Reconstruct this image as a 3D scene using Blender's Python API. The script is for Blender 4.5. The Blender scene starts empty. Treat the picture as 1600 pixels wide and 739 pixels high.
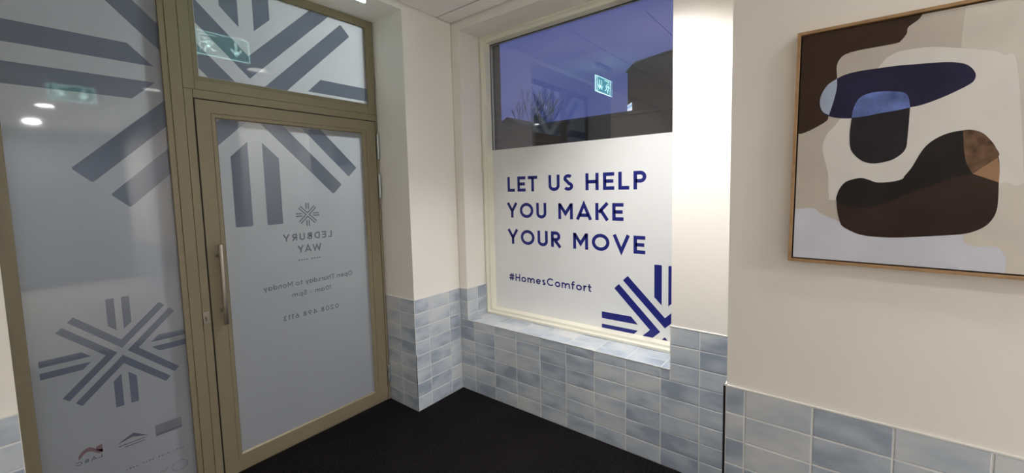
import bpy, bmesh, math, random
from mathutils import Matrix, Vector
random.seed(7)
S = bpy.context.scene
C = S.collection

# ------------------------------------------------------------------ camera
cam_d = bpy.data.cameras.new('camera'); cam = bpy.data.objects.new('camera', cam_d); C.objects.link(cam)
RV = Vector((0.7875742, 0.6157392, -0.0243326)); UV = Vector((-0.0289837, 0.0764575, 0.9966515)); FV = Vector((-0.6155378, 0.7842318, -0.0780624))
M = Matrix((RV, UV, -FV)).transposed().to_4x4(); M.translation = (2.3109, -2.2498, 1.5941)
cam.matrix_world = M
cam_d.sensor_width = 36; cam_d.lens = 636.918 * 36 / 1600; cam_d.shift_y = -24.31 / 1600; cam_d.clip_start = 0.02
S.camera = cam

# ------------------------------------------------------------------ exposure
S.view_settings.view_transform = 'Standard'; S.view_settings.look = 'None'
S.view_settings.gamma = 1; S.view_settings.use_curve_mapping = False
S.view_settings.exposure = 0.55

# ------------------------------------------------------------------ dusk sky
W = bpy.data.worlds.new('dusk_sky'); S.world = W; W.use_nodes = True
nt = W.node_tree; nt.nodes.clear()
wo = nt.nodes.new('ShaderNodeOutputWorld'); bg = nt.nodes.new('ShaderNodeBackground')
tc = nt.nodes.new('ShaderNodeTexCoord'); mp = nt.nodes.new('ShaderNodeMapping'); mp.inputs['Scale'].default_value = (1.2, 1.2, 5)
nz = nt.nodes.new('ShaderNodeTexNoise'); nz.inputs['Scale'].default_value = 1.6; nz.inputs['Detail'].default_value = 4
rp = nt.nodes.new('ShaderNodeValToRGB'); rp.color_ramp.elements[0].position = 0.35; rp.color_ramp.elements[1].position = 0.7
rp.color_ramp.elements[0].color = (0.056, 0.082, 0.265, 1); rp.color_ramp.elements[1].color = (0.115, 0.125, 0.33, 1)
nt.links.new(tc.outputs['Generated'], mp.inputs[0]); nt.links.new(mp.outputs[0], nz.inputs['Vector']); nt.links.new(nz.outputs[0], rp.inputs[0])
nt.links.new(rp.outputs[0], bg.inputs[0]); bg.inputs[1].default_value = 0.84; nt.links.new(bg.outputs[0], wo.inputs[0])

# ------------------------------------------------------------------ material helpers
def mat(name, col, rough=0.5, metal=0.0, spec=0.5, coat=0.0, coat_rough=0.03, noise=0.0, nscale=8.0, bump=0.0, bscale=200.0, emis=None, estr=0.0, coat_ior=1.5):
    m = bpy.data.materials.new(name); m.use_nodes = True; t = m.node_tree; b = t.nodes['Principled BSDF']
    b.inputs['Base Color'].default_value = (*col, 1); b.inputs['Roughness'].default_value = rough; b.inputs['Metallic'].default_value = metal
    b.inputs['Specular IOR Level'].default_value = spec; b.inputs['Coat Weight'].default_value = coat; b.inputs['Coat Roughness'].default_value = coat_rough
    b.inputs['Coat IOR'].default_value = coat_ior
    tcn = t.nodes.new('ShaderNodeTexCoord')
    if noise > 0:
        n = t.nodes.new('ShaderNodeTexNoise'); n.inputs['Scale'].default_value = nscale; n.inputs['Detail'].default_value = 5
        r = t.nodes.new('ShaderNodeValToRGB'); r.color_ramp.elements[0].position = 0.3; r.color_ramp.elements[1].position = 0.7
        r.color_ramp.elements[0].color = (*[c * (1 - noise) for c in col], 1); r.color_ramp.elements[1].color = (*[min(1, c * (1 + noise)) for c in col], 1)
        t.links.new(tcn.outputs['Object'], n.inputs['Vector']); t.links.new(n.outputs[0], r.inputs[0]); t.links.new(r.outputs[0], b.inputs['Base Color'])
    if bump > 0:
        n2 = t.nodes.new('ShaderNodeTexNoise'); n2.inputs['Scale'].default_value = bscale; n2.inputs['Detail'].default_value = 3
        bp = t.nodes.new('ShaderNodeBump'); bp.inputs['Strength'].default_value = bump; bp.inputs['Distance'].default_value = 0.001
        t.links.new(tcn.outputs['Object'], n2.inputs['Vector']); t.links.new(n2.outputs[0], bp.inputs['Height']); t.links.new(bp.outputs[0], b.inputs['Normal'])
    if emis:
        b.inputs['Emission Color'].default_value = (*emis, 1); b.inputs['Emission Strength'].default_value = estr
    return m

def film_mat(name, col, trans, tcol, grain=0.03):
    """frosted vinyl: diffuse front, lets some outside light through, mirror-like glazing over it"""
    m = bpy.data.materials.new(name); m.use_nodes = True; t = m.node_tree; t.nodes.clear()
    o = t.nodes.new('ShaderNodeOutputMaterial'); d = t.nodes.new('ShaderNodeBsdfDiffuse'); tr = t.nodes.new('ShaderNodeBsdfTranslucent')
    g = t.nodes.new('ShaderNodeBsdfGlossy'); g.inputs['Roughness'].default_value = 0.035
    mx = t.nodes.new('ShaderNodeMixShader'); mx.inputs[0].default_value = trans
    fr = t.nodes.new('ShaderNodeFresnel'); fr.inputs[0].default_value = 1.6; m2 = t.nodes.new('ShaderNodeMixShader')
    tcn = t.nodes.new('ShaderNodeTexCoord'); n = t.nodes.new('ShaderNodeTexNoise'); n.inputs['Scale'].default_value = 3.0; n.inputs['Detail'].default_value = 8
    r = t.nodes.new('ShaderNodeValToRGB'); r.color_ramp.elements[0].position = 0.3; r.color_ramp.elements[1].position = 0.7
    r.color_ramp.elements[0].color = (*[c * (1 - grain) for c in col], 1); r.color_ramp.elements[1].color = (*[c * (1 + grain) for c in col], 1)
    t.links.new(tcn.outputs['Object'], n.inputs['Vector']); t.links.new(n.outputs[0], r.inputs[0]); t.links.new(r.outputs[0], d.inputs[0])
    tr.inputs[0].default_value = (*tcol, 1)
    t.links.new(d.outputs[0], mx.inputs[1]); t.links.new(tr.outputs[0], mx.inputs[2])
    t.links.new(fr.outputs[0], m2.inputs[0]); t.links.new(mx.outputs[0], m2.inputs[1]); t.links.new(g.outputs[0], m2.inputs[2]); t.links.new(m2.outputs[0], o.inputs[0])
    return m

def glass_mat(name, ior, tint=(0.93, 0.95, 0.96)):
    m = bpy.data.materials.new(name); m.use_nodes = True; t = m.node_tree; t.nodes.clear()
    o = t.nodes.new('ShaderNodeOutputMaterial'); tr = t.nodes.new('ShaderNodeBsdfTransparent'); tr.inputs[0].default_value = (*tint, 1)
    g = t.nodes.new('ShaderNodeBsdfGlossy'); g.inputs['Roughness'].default_value = 0.0
    fr = t.nodes.new('ShaderNodeFresnel'); fr.inputs[0].default_value = ior; m2 = t.nodes.new('ShaderNodeMixShader')
    # always the air-to-glass ratio, from either side of the thin pane
    geo = t.nodes.new('ShaderNodeNewGeometry'); mth = t.nodes.new('ShaderNodeMapRange'); mth.inputs[3].default_value = ior; mth.inputs[4].default_value = 1 / ior
    t.links.new(geo.outputs['Backfacing'], mth.inputs[0])
    t.links.new(mth.outputs[0], fr.inputs[0])
    t.links.new(fr.outputs[0], m2.inputs[0]); t.links.new(tr.outputs[0], m2.inputs[1]); t.links.new(g.outputs[0], m2.inputs[2]); t.links.new(m2.outputs[0], o.inputs[0])
    return m

def tile_mat():
    m = bpy.data.materials.new('glazed_tile'); m.use_nodes = True; t = m.node_tree; b = t.nodes['Principled BSDF']; L = t.links
    geo = t.nodes.new('ShaderNodeNewGeometry'); tcn = t.nodes.new('ShaderNodeTexCoord')
    off = t.nodes.new('ShaderNodeVectorMath'); off.operation = 'SCALE'; off.inputs[0].default_value = (37, 51, 23); L.new(geo.outputs['Random Per Island'], off.inputs['Scale'])
    add = t.nodes.new('ShaderNodeVectorMath'); L.new(tcn.outputs['Object'], add.inputs[0]); L.new(off.outputs[0], add.inputs[1])
    mp = t.nodes.new('ShaderNodeMapping'); mp.inputs['Scale'].default_value = (5.5, 5.5, 13); L.new(add.outputs[0], mp.inputs[0])
    n = t.nodes.new('ShaderNodeTexNoise'); n.inputs['Scale'].default_value = 1.0; n.inputs['Detail'].default_value = 2.5; n.inputs['Roughness'].default_value = 0.45; L.new(mp.outputs[0], n.inputs['Vector'])
    a = t.nodes.new('ShaderNodeMath'); a.operation = 'MULTIPLY'; a.inputs[1].default_value = 0.30; L.new(geo.outputs['Random Per Island'], a.inputs[0])
    s = t.nodes.new('ShaderNodeMath'); s.operation = 'ADD'; L.new(a.outputs[0], s.inputs[0]); L.new(n.outputs[0], s.inputs[1])
    r = t.nodes.new('ShaderNodeValToRGB'); e = r.color_ramp.elements; e[0].position = 0.42; e[0].color = (0.345, 0.395, 0.475, 1); e[1].position = 0.86; e[1].color = (0.66, 0.68, 0.70, 1)
    k = e.new(0.62); k.color = (0.51, 0.565, 0.63, 1)
    L.new(s.outputs[0], r.inputs[0]); L.new(r.outputs[0], b.inputs['Base Color'])
    b.inputs['Roughness'].default_value = 0.28; b.inputs['Specular IOR Level'].default_value = 0.5
    b.inputs['Coat Weight'].default_value = 0.25; b.inputs['Coat Roughness'].default_value = 0.12
    n2 = t.nodes.new('ShaderNodeTexNoise'); n2.inputs['Scale'].default_value = 14; L.new(add.outputs[0], n2.inputs['Vector'])
    bp = t.nodes.new('ShaderNodeBump'); bp.inputs['Strength'].default_value = 0.25; bp.inputs['Distance'].default_value = 0.004; L.new(n2.outputs[0], bp.inputs['Height']); L.new(bp.outputs[0], b.inputs['Normal'])
    return m

def carpet_mat():
    m = bpy.data.materials.new('ribbed_entrance_carpet'); m.use_nodes = True; t = m.node_tree; b = t.nodes['Principled BSDF']; L = t.links
    tcn = t.nodes.new('ShaderNodeTexCoord')
    w = t.nodes.new('ShaderNodeTexWave'); w.bands_direction = 'X'; w.inputs['Scale'].default_value = 36; w.inputs['Distortion'].default_value = 0.8; w.inputs['Detail'].default_value = 2; w.inputs['Detail Scale'].default_value = 30
    n = t.nodes.new('ShaderNodeTexNoise'); n.inputs['Scale'].default_value = 110; n.inputs['Detail'].default_value = 4; n.inputs['Roughness'].default_value = 0.75
    n2 = t.nodes.new('ShaderNodeTexNoise'); n2.inputs['Scale'].default_value = 3; n2.inputs['Detail'].default_value = 4
    for q in (w, n, n2): L.new(tcn.outputs['Object'], q.inputs['Vector'])
    r = t.nodes.new('ShaderNodeValToRGB'); r.color_ramp.elements[0].position = 0.46; r.color_ramp.elements[0].color = (0.0006, 0.0005, 0.0008, 1)
    r.color_ramp.elements[1].position = 0.75; r.color_ramp.elements[1].color = (0.030, 0.026, 0.0295, 1)
    r.color_ramp.elements[0].position = 0.40; r.color_ramp.elements[1].position = 0.66; r.color_ramp.elements[0].color = (0.0008, 0.0007, 0.0011, 1); r.color_ramp.elements[1].color = (0.024, 0.0205, 0.024, 1)
    aa = t.nodes.new('ShaderNodeMath'); aa.operation = 'MULTIPLY_ADD'; L.new(w.outputs['Fac'], aa.inputs[0]); aa.inputs[1].default_value = 0.14; L.new(n.outputs[0], aa.inputs[2])
    ab = t.nodes.new('ShaderNodeMath'); ab.operation = 'MULTIPLY_ADD'; L.new(n2.outputs[0], ab.inputs[0]); ab.inputs[1].default_value = 0.12; L.new(aa.outputs[0], ab.inputs[2])
    ac = t.nodes.new('ShaderNodeMath'); ac.operation = 'SUBTRACT'; L.new(ab.outputs[0], ac.inputs[0]); ac.inputs[1].default_value = 0.16
    L.new(ac.outputs[0], r.inputs[0]); L.new(r.outputs[0], b.inputs['Base Color'])
    b.inputs['Roughness'].default_value = 0.95; b.inputs['Specular IOR Level'].default_value = 0.1
    bp = t.nodes.new('ShaderNodeBump'); bp.inputs['Strength'].default_value = 0.8; bp.inputs['Distance'].default_value = 0.003; L.new(aa.outputs[0], bp.inputs['Height']); L.new(bp.outputs[0], b.inputs['Normal'])
    return m

def brick_mat(name, c1, c2, mortar, scale):
    m = bpy.data.materials.new(name); m.use_nodes = True; t = m.node_tree; b = t.nodes['Principled BSDF']; L = t.links
    tcn = t.nodes.new('ShaderNodeTexCoord'); sp = t.nodes.new('ShaderNodeSeparateXYZ'); cb = t.nodes.new('ShaderNodeCombineXYZ'); ad = t.nodes.new('ShaderNodeMath')
    L.new(tcn.outputs['Object'], sp.inputs[0]); L.new(sp.outputs[0], ad.inputs[0]); L.new(sp.outputs[1], ad.inputs[1]); L.new(ad.outputs[0], cb.inputs[0]); L.new(sp.outputs[2], cb.inputs[1])
    br = t.nodes.new('ShaderNodeTexBrick'); br.inputs['Color1'].default_value = (*c1, 1); br.inputs['Color2'].default_value = (*c2, 1); br.inputs['Mortar'].default_value = (*mortar, 1)
    br.inputs['Scale'].default_value = scale; br.inputs['Mortar Size'].default_value = 0.012; br.inputs['Brick Width'].default_value = 0.225; br.inputs['Row Height'].default_value = 0.075
    L.new(cb.outputs[0], br.inputs['Vector']); L.new(br.outputs[0], b.inputs['Base Color']); b.inputs['Roughness'].default_value = 0.9
    return m

PLASTER = mat('warm_white_emulsion', (0.92, 0.875, 0.81), 0.55, spec=0.3, bump=0.08, bscale=260)
CEIL = mat('ceiling_panel_white', (0.95, 0.90, 0.88), 0.8, spec=0.2, bump=0.1, bscale=500)
CEILGAP = mat('ceiling_grid_shadow', (0.10, 0.09, 0.09), 0.8)
TILE = tile_mat()
GROUT = mat('pale_grout', (0.82, 0.81, 0.77), 0.9, noise=0.05, nscale=60)
WTRIM = mat('white_tile_trim', (0.85, 0.84, 0.80), 0.35)
BTRIM = mat('black_tile_trim', (0.012, 0.012, 0.012), 0.4)
CARPET = carpet_mat()
BRONZE = mat('bronze_powder_coat', (0.265, 0.222, 0.145), 0.42, metal=0.15, spec=0.4, noise=0.03, nscale=30)
BRONZE_GAP = mat('dark_rebate_gasket', (0.02, 0.017, 0.013), 0.6)
STEEL = mat('brushed_steel', (0.40, 0.355, 0.30), 0.38, metal=1.0, noise=0.05, nscale=80)
HINGE = mat('satin_hinge_steel', (0.50, 0.54, 0.55), 0.35, metal=0.85)
CREAM = mat('cream_window_paint', (0.86, 0.83, 0.70), 0.35, spec=0.5)
SEAL = mat('black_glazing_seal', (0.02, 0.02, 0.02), 0.5)
GLASS = glass_mat('clear_glazing', 2.25)
GLASS2 = glass_mat('clear_glazing_behind_film', 1.3)
FROST = film_mat('frosted_film', (0.44, 0.45, 0.46), 0.58, (0.95, 0.95, 0.92))
PRINT = film_mat('blue_grey_print', (0.24, 0.27, 0.34), 0.5, (0.35, 0.40, 0.48))
PRINT_TXT = film_mat('grey_print_lettering', (0.24, 0.26, 0.30), 0.5, (0.35, 0.38, 0.45))
PRINT_RED = film_mat('muted_red_print', (0.34, 0.23, 0.25), 0.4, (0.5, 0.28, 0.28))
PRINT_PLUM = film_mat('muted_plum_print', (0.20, 0.18, 0.24), 0.3, (0.25, 0.2, 0.3))
PRINT_GREY = film_mat('muted_pale_grey_print', (0.26, 0.265, 0.29), 0.3, (0.4, 0.4, 0.42))
WFILM = mat('white_vinyl_film', (0.86, 0.865, 0.865), 0.5, spec=0.4, coat=0.25, coat_rough=0.1, noise=0.015, nscale=3)
NAVY = mat('navy_blue_vinyl', (0.014, 0.020, 0.205), 0.35, spec=0.4)
OAK = bpy.data.materials.new('oak_frame')

def oak_setup(m):
    m.use_nodes = True; t = m.node_tree; b = t.nodes['Principled BSDF']; L = t.links
    tcn = t.nodes.new('ShaderNodeTexCoord'); mp = t.nodes.new('ShaderNodeMapping'); mp.inputs['Scale'].default_value = (9, 60, 9); L.new(tcn.outputs['Object'], mp.inputs[0])
    n = t.nodes.new('ShaderNodeTexNoise'); n.inputs['Scale'].default_value = 3; n.inputs['Detail'].default_value = 6; L.new(mp.outputs[0], n.inputs['Vector'])
    r = t.nodes.new('ShaderNodeValToRGB'); r.color_ramp.elements[0].position = 0.3; r.color_ramp.elements[0].color = (0.34, 0.19, 0.085, 1); r.color_ramp.elements[1].position = 0.7; r.color_ramp.elements[1].color = (0.46, 0.28, 0.135, 1)
    L.new(n.outputs[0], r.inputs[0]); L.new(r.outputs[0], b.inputs['Base Color']); b.inputs['Roughness'].default_value = 0.5
oak_setup(OAK)

# ------------------------------------------------------------------ mesh helpers
def new(name, bm, mats, parent=None, kind=None):
    me = bpy.data.meshes.new(name); bmesh.ops.recalc_face_normals(bm, faces=bm.faces)
    bm.to_mesh(me); bm.free()
    for m in (mats if isinstance(mats, (list, tuple)) else [mats]): me.materials.append(m)
    o = bpy.data.objects.new(name, me); C.objects.link(o)
    if parent: o.parent = parent
    if kind: o['kind'] = kind
    return o
def tag(o, label=None, cat=None, group=None, kind=None):
    if label: o['label'] = label
    if cat: o['category'] = cat
    if group: o['group'] = group
    if kind: o['kind'] = kind
    return o
def empty(name, loc=(0, 0, 0)):
    o = bpy.data.objects.new(name, None); o.location = loc; o.empty_display_size = 0.1; C.objects.link(o); return o
def box(bm, x0, x1, y0, y1, z0, z1, bev=0, mi=0):
    vs = [bm.verts.new((x, y, z)) for x in (x0, x1) for y in (y0, y1) for z in (z0, z1)]
    fs = [bm.faces.new([vs[i] for i in f]) for f in ((0, 1, 3, 2), (4, 6, 7, 5), (0, 4, 5, 1), (2, 3, 7, 6), (0, 2, 6, 4), (1, 5, 7, 3))]
    for f in fs: f.material_index = mi
    if bev:
        es = set(e for f in fs for e in f.edges)
        bmesh.ops.bevel(bm, geom=list(es), offset=bev, segments=2, profile=0.5, affect='EDGES', clamp_overlap=True)
def ring(bm, rects, closed=True):
    """loft rectangles [(a0,a1,z0,z1,d)] into a mitred frame; returns verts; axis handled by caller"""
    loops = [[(r[0], r[2], r[4]), (r[1], r[2], r[4]), (r[1], r[3], r[4]), (r[0], r[3], r[4])] for r in rects]
    return loops
def ring_mesh(bm, rects, axis, mi=0):
    # axis 'x': a->y, depth->x ; axis 'y': a->x, depth->y
    L = []
    for lp in ring(bm, rects):
        L.append([bm.verts.new((d, a, z) if axis == 'x' else (a, d, z)) for a, z, d in lp])
    n = len(L)
    for i in range(n):
        A, B = L[i], L[(i + 1) % n]
        for k in range(4):
            f = bm.faces.new((A[k], A[(k + 1) % 4], B[(k + 1) % 4], B[k])); f.material_index = mi
def cyl(bm, p0, p1, r, seg=20, bev=0, mi=0):
    p0, p1 = Vector(p0), Vector(p1); d = (p1 - p0); l = d.length; d.normalize()
    q = d.to_track_quat('Z', 'Y').to_matrix().to_4x4(); q.translation = (p0 + p1) / 2
    g = bmesh.ops.create_cone(bm, cap_ends=True, segments=seg, radius1=r, radius2=r, depth=l, matrix=q)
    fs = set(f for v in g['verts'] for f in v.link_faces)
    for f in fs:
        f.material_index = mi
        if len(f.verts) == 4: f.smooth = True
    if bev:
        es = [e for e in set(e for v in g['verts'] for e in v.link_edges) if any(len(f.verts) > 4 for f in e.link_faces)]
        bmesh.ops.bevel(bm, geom=es, offset=bev, segments=2, profile=0.5, affect='EDGES')

# ------------------------------------------------------------------ dimensions
H = 2.855; SOF = 2.8154; WSOF = 2.7865; WH = 0.82; A = 0.4539; R_ = 0.3358
WX0, WX1, WD, SILL = 0.0828, 1.6336, 0.219, 0.5748
XR, YR = 2.0103, -0.5615
P = 0.004                                   # plaster sits this far behind the tile face
PT, PR = 0.205, 0.1025

# ------------------------------------------------------------------ room shell
def structure(name, boxes, m, label=None):
    bm = bmesh.new()
    for b in boxes: box(bm, *b)
    o = new(name, bm, m, kind='structure')
    if label: o['label'] = label
    return o
floor = structure('floor', [(-0.45, 8.2, -5.2, 0.02, -0.12, 0.0)], CARPET, 'black ribbed entrance carpet')
BOUNCE_FLOOR = mat('pale_bounce_floor', (0.55, 0.52, 0.47), 0.6, noise=0.05, nscale=5)
bm = bmesh.new(); box(bm, 3.0, 8.0, -5.0, YR, 0.0, 0.003); box(bm, 0.0, 3.0, -5.0, -3.0, 0.0, 0.003); new('floor_bounce', bm, BOUNCE_FLOOR, floor)  # added unseen pale floor, bounces light up to ceiling and door reveal
wall_left = structure('wall_left', [(-0.62, -P, -A + P, 0.0, 0, 3.0), (-0.62, -P, -5.2, -2.246, 0, 3.0), (-0.62, -P, -2.246, -A + P, SOF, 3.0)], PLASTER, 'white plaster wall with the recessed glazed entrance')
wall_back = structure('wall_back', [(-0.62, WX0 - P, P, 0.33, 0, 3.0), (WX0 - P, WX1 + P, P, 0.33, 0, SILL - P), (WX0 - P, WX1 + P, P, 0.33, WSOF, 3.0), (WX1 + P, 2.6, P, 0.33, 0, 3.0)], PLASTER, 'white plaster wall around the window')
wall_right = structure('wall_right', [(XR + P, 8.2, YR + P, -0.0, 0, 3.0)], PLASTER, 'white plaster wall that carries the framed painting')
structure('wall_far', [(8.0, 8.2, -5.2, YR, 0, 3.0)], mat('slate_blue_emulsion', (0.16, 0.18, 0.22), 0.6))
structure('wall_rear', [(-0.0, 8.0, -5.2, -5.0, 0, 3.0)], PLASTER)

# ceiling: suspended panels with thin shadow gaps, plastered soffit over the entrance recess
bm = bmesh.new()
xs = [0.0, 0.614]; 
while xs[-1] < 8.0: xs.append(xs[-1] + 0.595)
ys = [0.0, -0.142]
while ys[-1] > -5.0: ys.append(ys[-1] - 0.595)
g = 0.0055
for i in range(len(xs) - 1):
    for j in range(len(ys) - 1):
        if xs[i] > 2.02 and ys[j] > -0.5: continue
        box(bm, xs[i] + g, min(xs[i + 1], 8.0) - g, max(ys[j + 1], -5.0) + g, ys[j] - g, H, H + 0.02)
ceiling = new('ceiling', bm, CEIL, kind='structure')
bm = bmesh.new(); box(bm, -0.1, 8.1, -5.1, 0.1, H + 0.006, H + 0.05); new('ceiling_grid', bm, CEILGAP, ceiling)
bm = bmesh.new(); box(bm, -0.62, 0.0, -2.3, -0.4, 3.0, 3.05); box(bm, -0.6, 8.2, -5.2, 0.4, 3.0, 3.2); new('roof_slab', bm, CEILGAP, ceiling)

# ------------------------------------------------------------------ tiles
def tiles(name, parent, origin, ud, vd, nd, u0, u1, v0, v1, joint, pu=PT, pv=PR, vj=0.0, gap=0.0046):
    """stack-bonded glazed tiles; joint = u of one vertical joint; face lies on the origin plane, body goes back"""
    O = Vector(origin); U = Vector(ud); V = Vector(vd); N = Vector(nd); bm = bmesh.new()
    ku = math.floor((u0 - joint) / pu); kv = math.floor((v0 - vj) / pv)
    i = ku
    while joint + i * pu < u1 - 1e-6:
        a0, a1 = max(u0, joint + i * pu), min(u1, joint + (i + 1) * pu)
        j = kv
        while vj + j * pv < v1 - 1e-6:
            b0, b1 = max(v0, vj + j * pv), min(v1, vj + (j + 1) * pv)
            if a1 - a0 > 0.008 and b1 - b0 > 0.008:
                h = gap / 2; ps = []
                e = 0.0022
                outer = [(a0 + h, b0 + h), (a1 - h, b0 + h), (a1 - h, b1 - h), (a0 + h, b1 - h)]
                inner = [(a0 + h + e, b0 + h + e), (a1 - h - e, b0 + h + e), (a1 - h - e, b1 - h - e), (a0 + h + e, b1 - h - e)]
                l0 = [bm.verts.new(O + U * a + V * b - N * 0.0036) for a, b in outer]
                l1 = [bm.verts.new(O + U * a + V * b - N * 0.0009) for a, b in outer]
                l2 = [bm.verts.new(O + U * a + V * b) for a, b in inner]
                for A_, B_ in ((l0, l1), (l1, l2)):
                    for k in range(4): bm.faces.new((A_[k], A_[(k + 1) % 4], B_[(k + 1) % 4], B_[k]))
                bm.faces.new(l2)
            j += 1
        i += 1
    o = new(name, bm, TILE, parent)
    bm = bmesh.new()
    q = [O + U * a + V * b - N * 0.0016 for a, b in ((u0, v0), (u1, v0), (u1, v1), (u0, v1))]
    q2 = [p - N * 0.0022 for p in q]
    va = [bm.verts.new(p) for p in q]; vb = [bm.verts.new(p) for p in q2]
    bm.faces.new(va); bm.faces.new(vb[::-1])
    for k in range(4): bm.faces.new((va[k], va[(k + 1) % 4], vb[(k + 1) % 4], vb[k]))
    new('grout', bm, GROUT, o)
    return o
X3, Y3, Z3 = (1, 0, 0), (0, 1, 0), (0, 0, 1)
# pier beside the door: side face and the face towards the door
tiles('wall_tiles', wall_left, (0, 0, 0), (0, -1, 0), Z3, X3, 0.0, A, 0, WH, 0.117)
tiles('wall_tiles', wall_left, (0, -A, 0), (-1, 0, 0), Z3, (0, -1, 0), 0.0, R_, 0, WH, 0.168 - PT)
tiles('wall_tiles', wall_left, (0, -2.246, 0), (0, -1, 0), Z3, X3, 0.0, 2.75, 0, WH, 0.12)
# under and beside the window
tiles('wall_tiles', wall_back, (0, 0, 0), X3, Z3, (0, -1, 0), 0.0, WX0, SILL, WH, 0.146)
tiles('wall_tiles', wall_back, (0, 0, 0), X3, Z3, (0, -1, 0), 0.0, XR + P, 0, 5 * PR, 0.146 - 2 * PT)
tiles('wall_tiles', wall_back, (0, 0, 0), X3, Z3, (0, -1, 0), 0.0, WX1, 5 * PR, SILL, 0.146 - 2 * PT)
tiles('wall_tiles', wall_back, (0, 0, 0), X3, Z3, (0, -1, 0), WX1, XR + P, 5 * PR, WH, 0.146)
tiles('reveal_tiles', wall_back, (WX0, 0, 0), Y3, Z3, X3, 0.0, WD + 0.02, SILL, WH, 0.12)
tiles('reveal_tiles', wall_back, (WX1, 0, 0), Y3, Z3, (-1, 0, 0), 0.0, WD + 0.02, SILL, WH, 0.12)
tiles('sill_tiles', wall_back, (0, 0, SILL), X3, Y3, Z3, WX0, WX1, 0.0, WD + 0.02, 0.146, PT, PR)
# picture wall
tiles('wall_tiles', wall_right, (0, YR, 0), X3, Z3, (0, -1, 0), XR, 8.0, 0, WH, 2.077)
tiles('wall_tiles', wall_right, (XR, 0, 0), (0, -1, 0), Z3, (-1, 0, 0), 0.0, -YR, 0, WH, 0.06)

# white bead on top of the tiles, edge trims
t_ = 0.0035
bm = bmesh.new()
box(bm, -P - 0.002, 0.001, -A - 0.001, 0, WH, WH + t_); box(bm, -R_, 0.001, -A - 0.001, -A + P + 0.002, WH, WH + t_); box(bm, -P - 0.002, 0.001, -5, -2.246, WH, WH + t_)
box(bm, -0.0012, 0.0006, -A - 0.0006, -A + 0.0012, 0.42, WH)
new('tile_edge_trim', bm, WTRIM, wall_left)
bm = bmesh.new(); box(bm, -0.002, 0.0012, -A - 0.0012, -A + 0.002, 0.0, 0.42); new('tile_corner_trim', bm, BTRIM, wall_left)
bm = bmesh.new()
box(bm, 0, WX0, -0.001, P + 0.002, WH, WH + t_); box(bm, WX1, XR, -0.001, P + 0.002, WH, WH + t_); box(bm, WX0 - P - 0.002, WX0 + 0.001, 0, WD, WH, WH + t_); box(bm, WX1 - 0.001, WX1 + P + 0.002, 0, WD, WH, WH + t_)
box(bm, WX0 - 0.0015, WX0 + 0.001, -0.0012, 0.0015, SILL, WH); box(bm, WX1 - 0.001, WX1 + 0.0015, -0.0012, 0.0015, SILL, WH)
box(bm, WX0, WX1, -0.0012, 0.0022, SILL - 0.002, SILL + 0.0012)
new('tile_edge_trim', bm, WTRIM, wall_back)
bm = bmesh.new()
box(bm, XR - 0.002, 8.0, YR - 0.0015, YR + P + 0.002, WH, WH + 0.0045); box(bm, XR - 0.002, XR + P + 0.002, YR, 0, WH, WH + 0.0045)
new('tile_edge_trim', bm, WTRIM, wall_right)
bm = bmesh.new(); box(bm, XR - 0.0065, XR + 0.0015, YR - 0.0025, YR + 0.004, 0.0, WH); new('tile_corner_trim', bm, BTRIM, wall_right)

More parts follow.
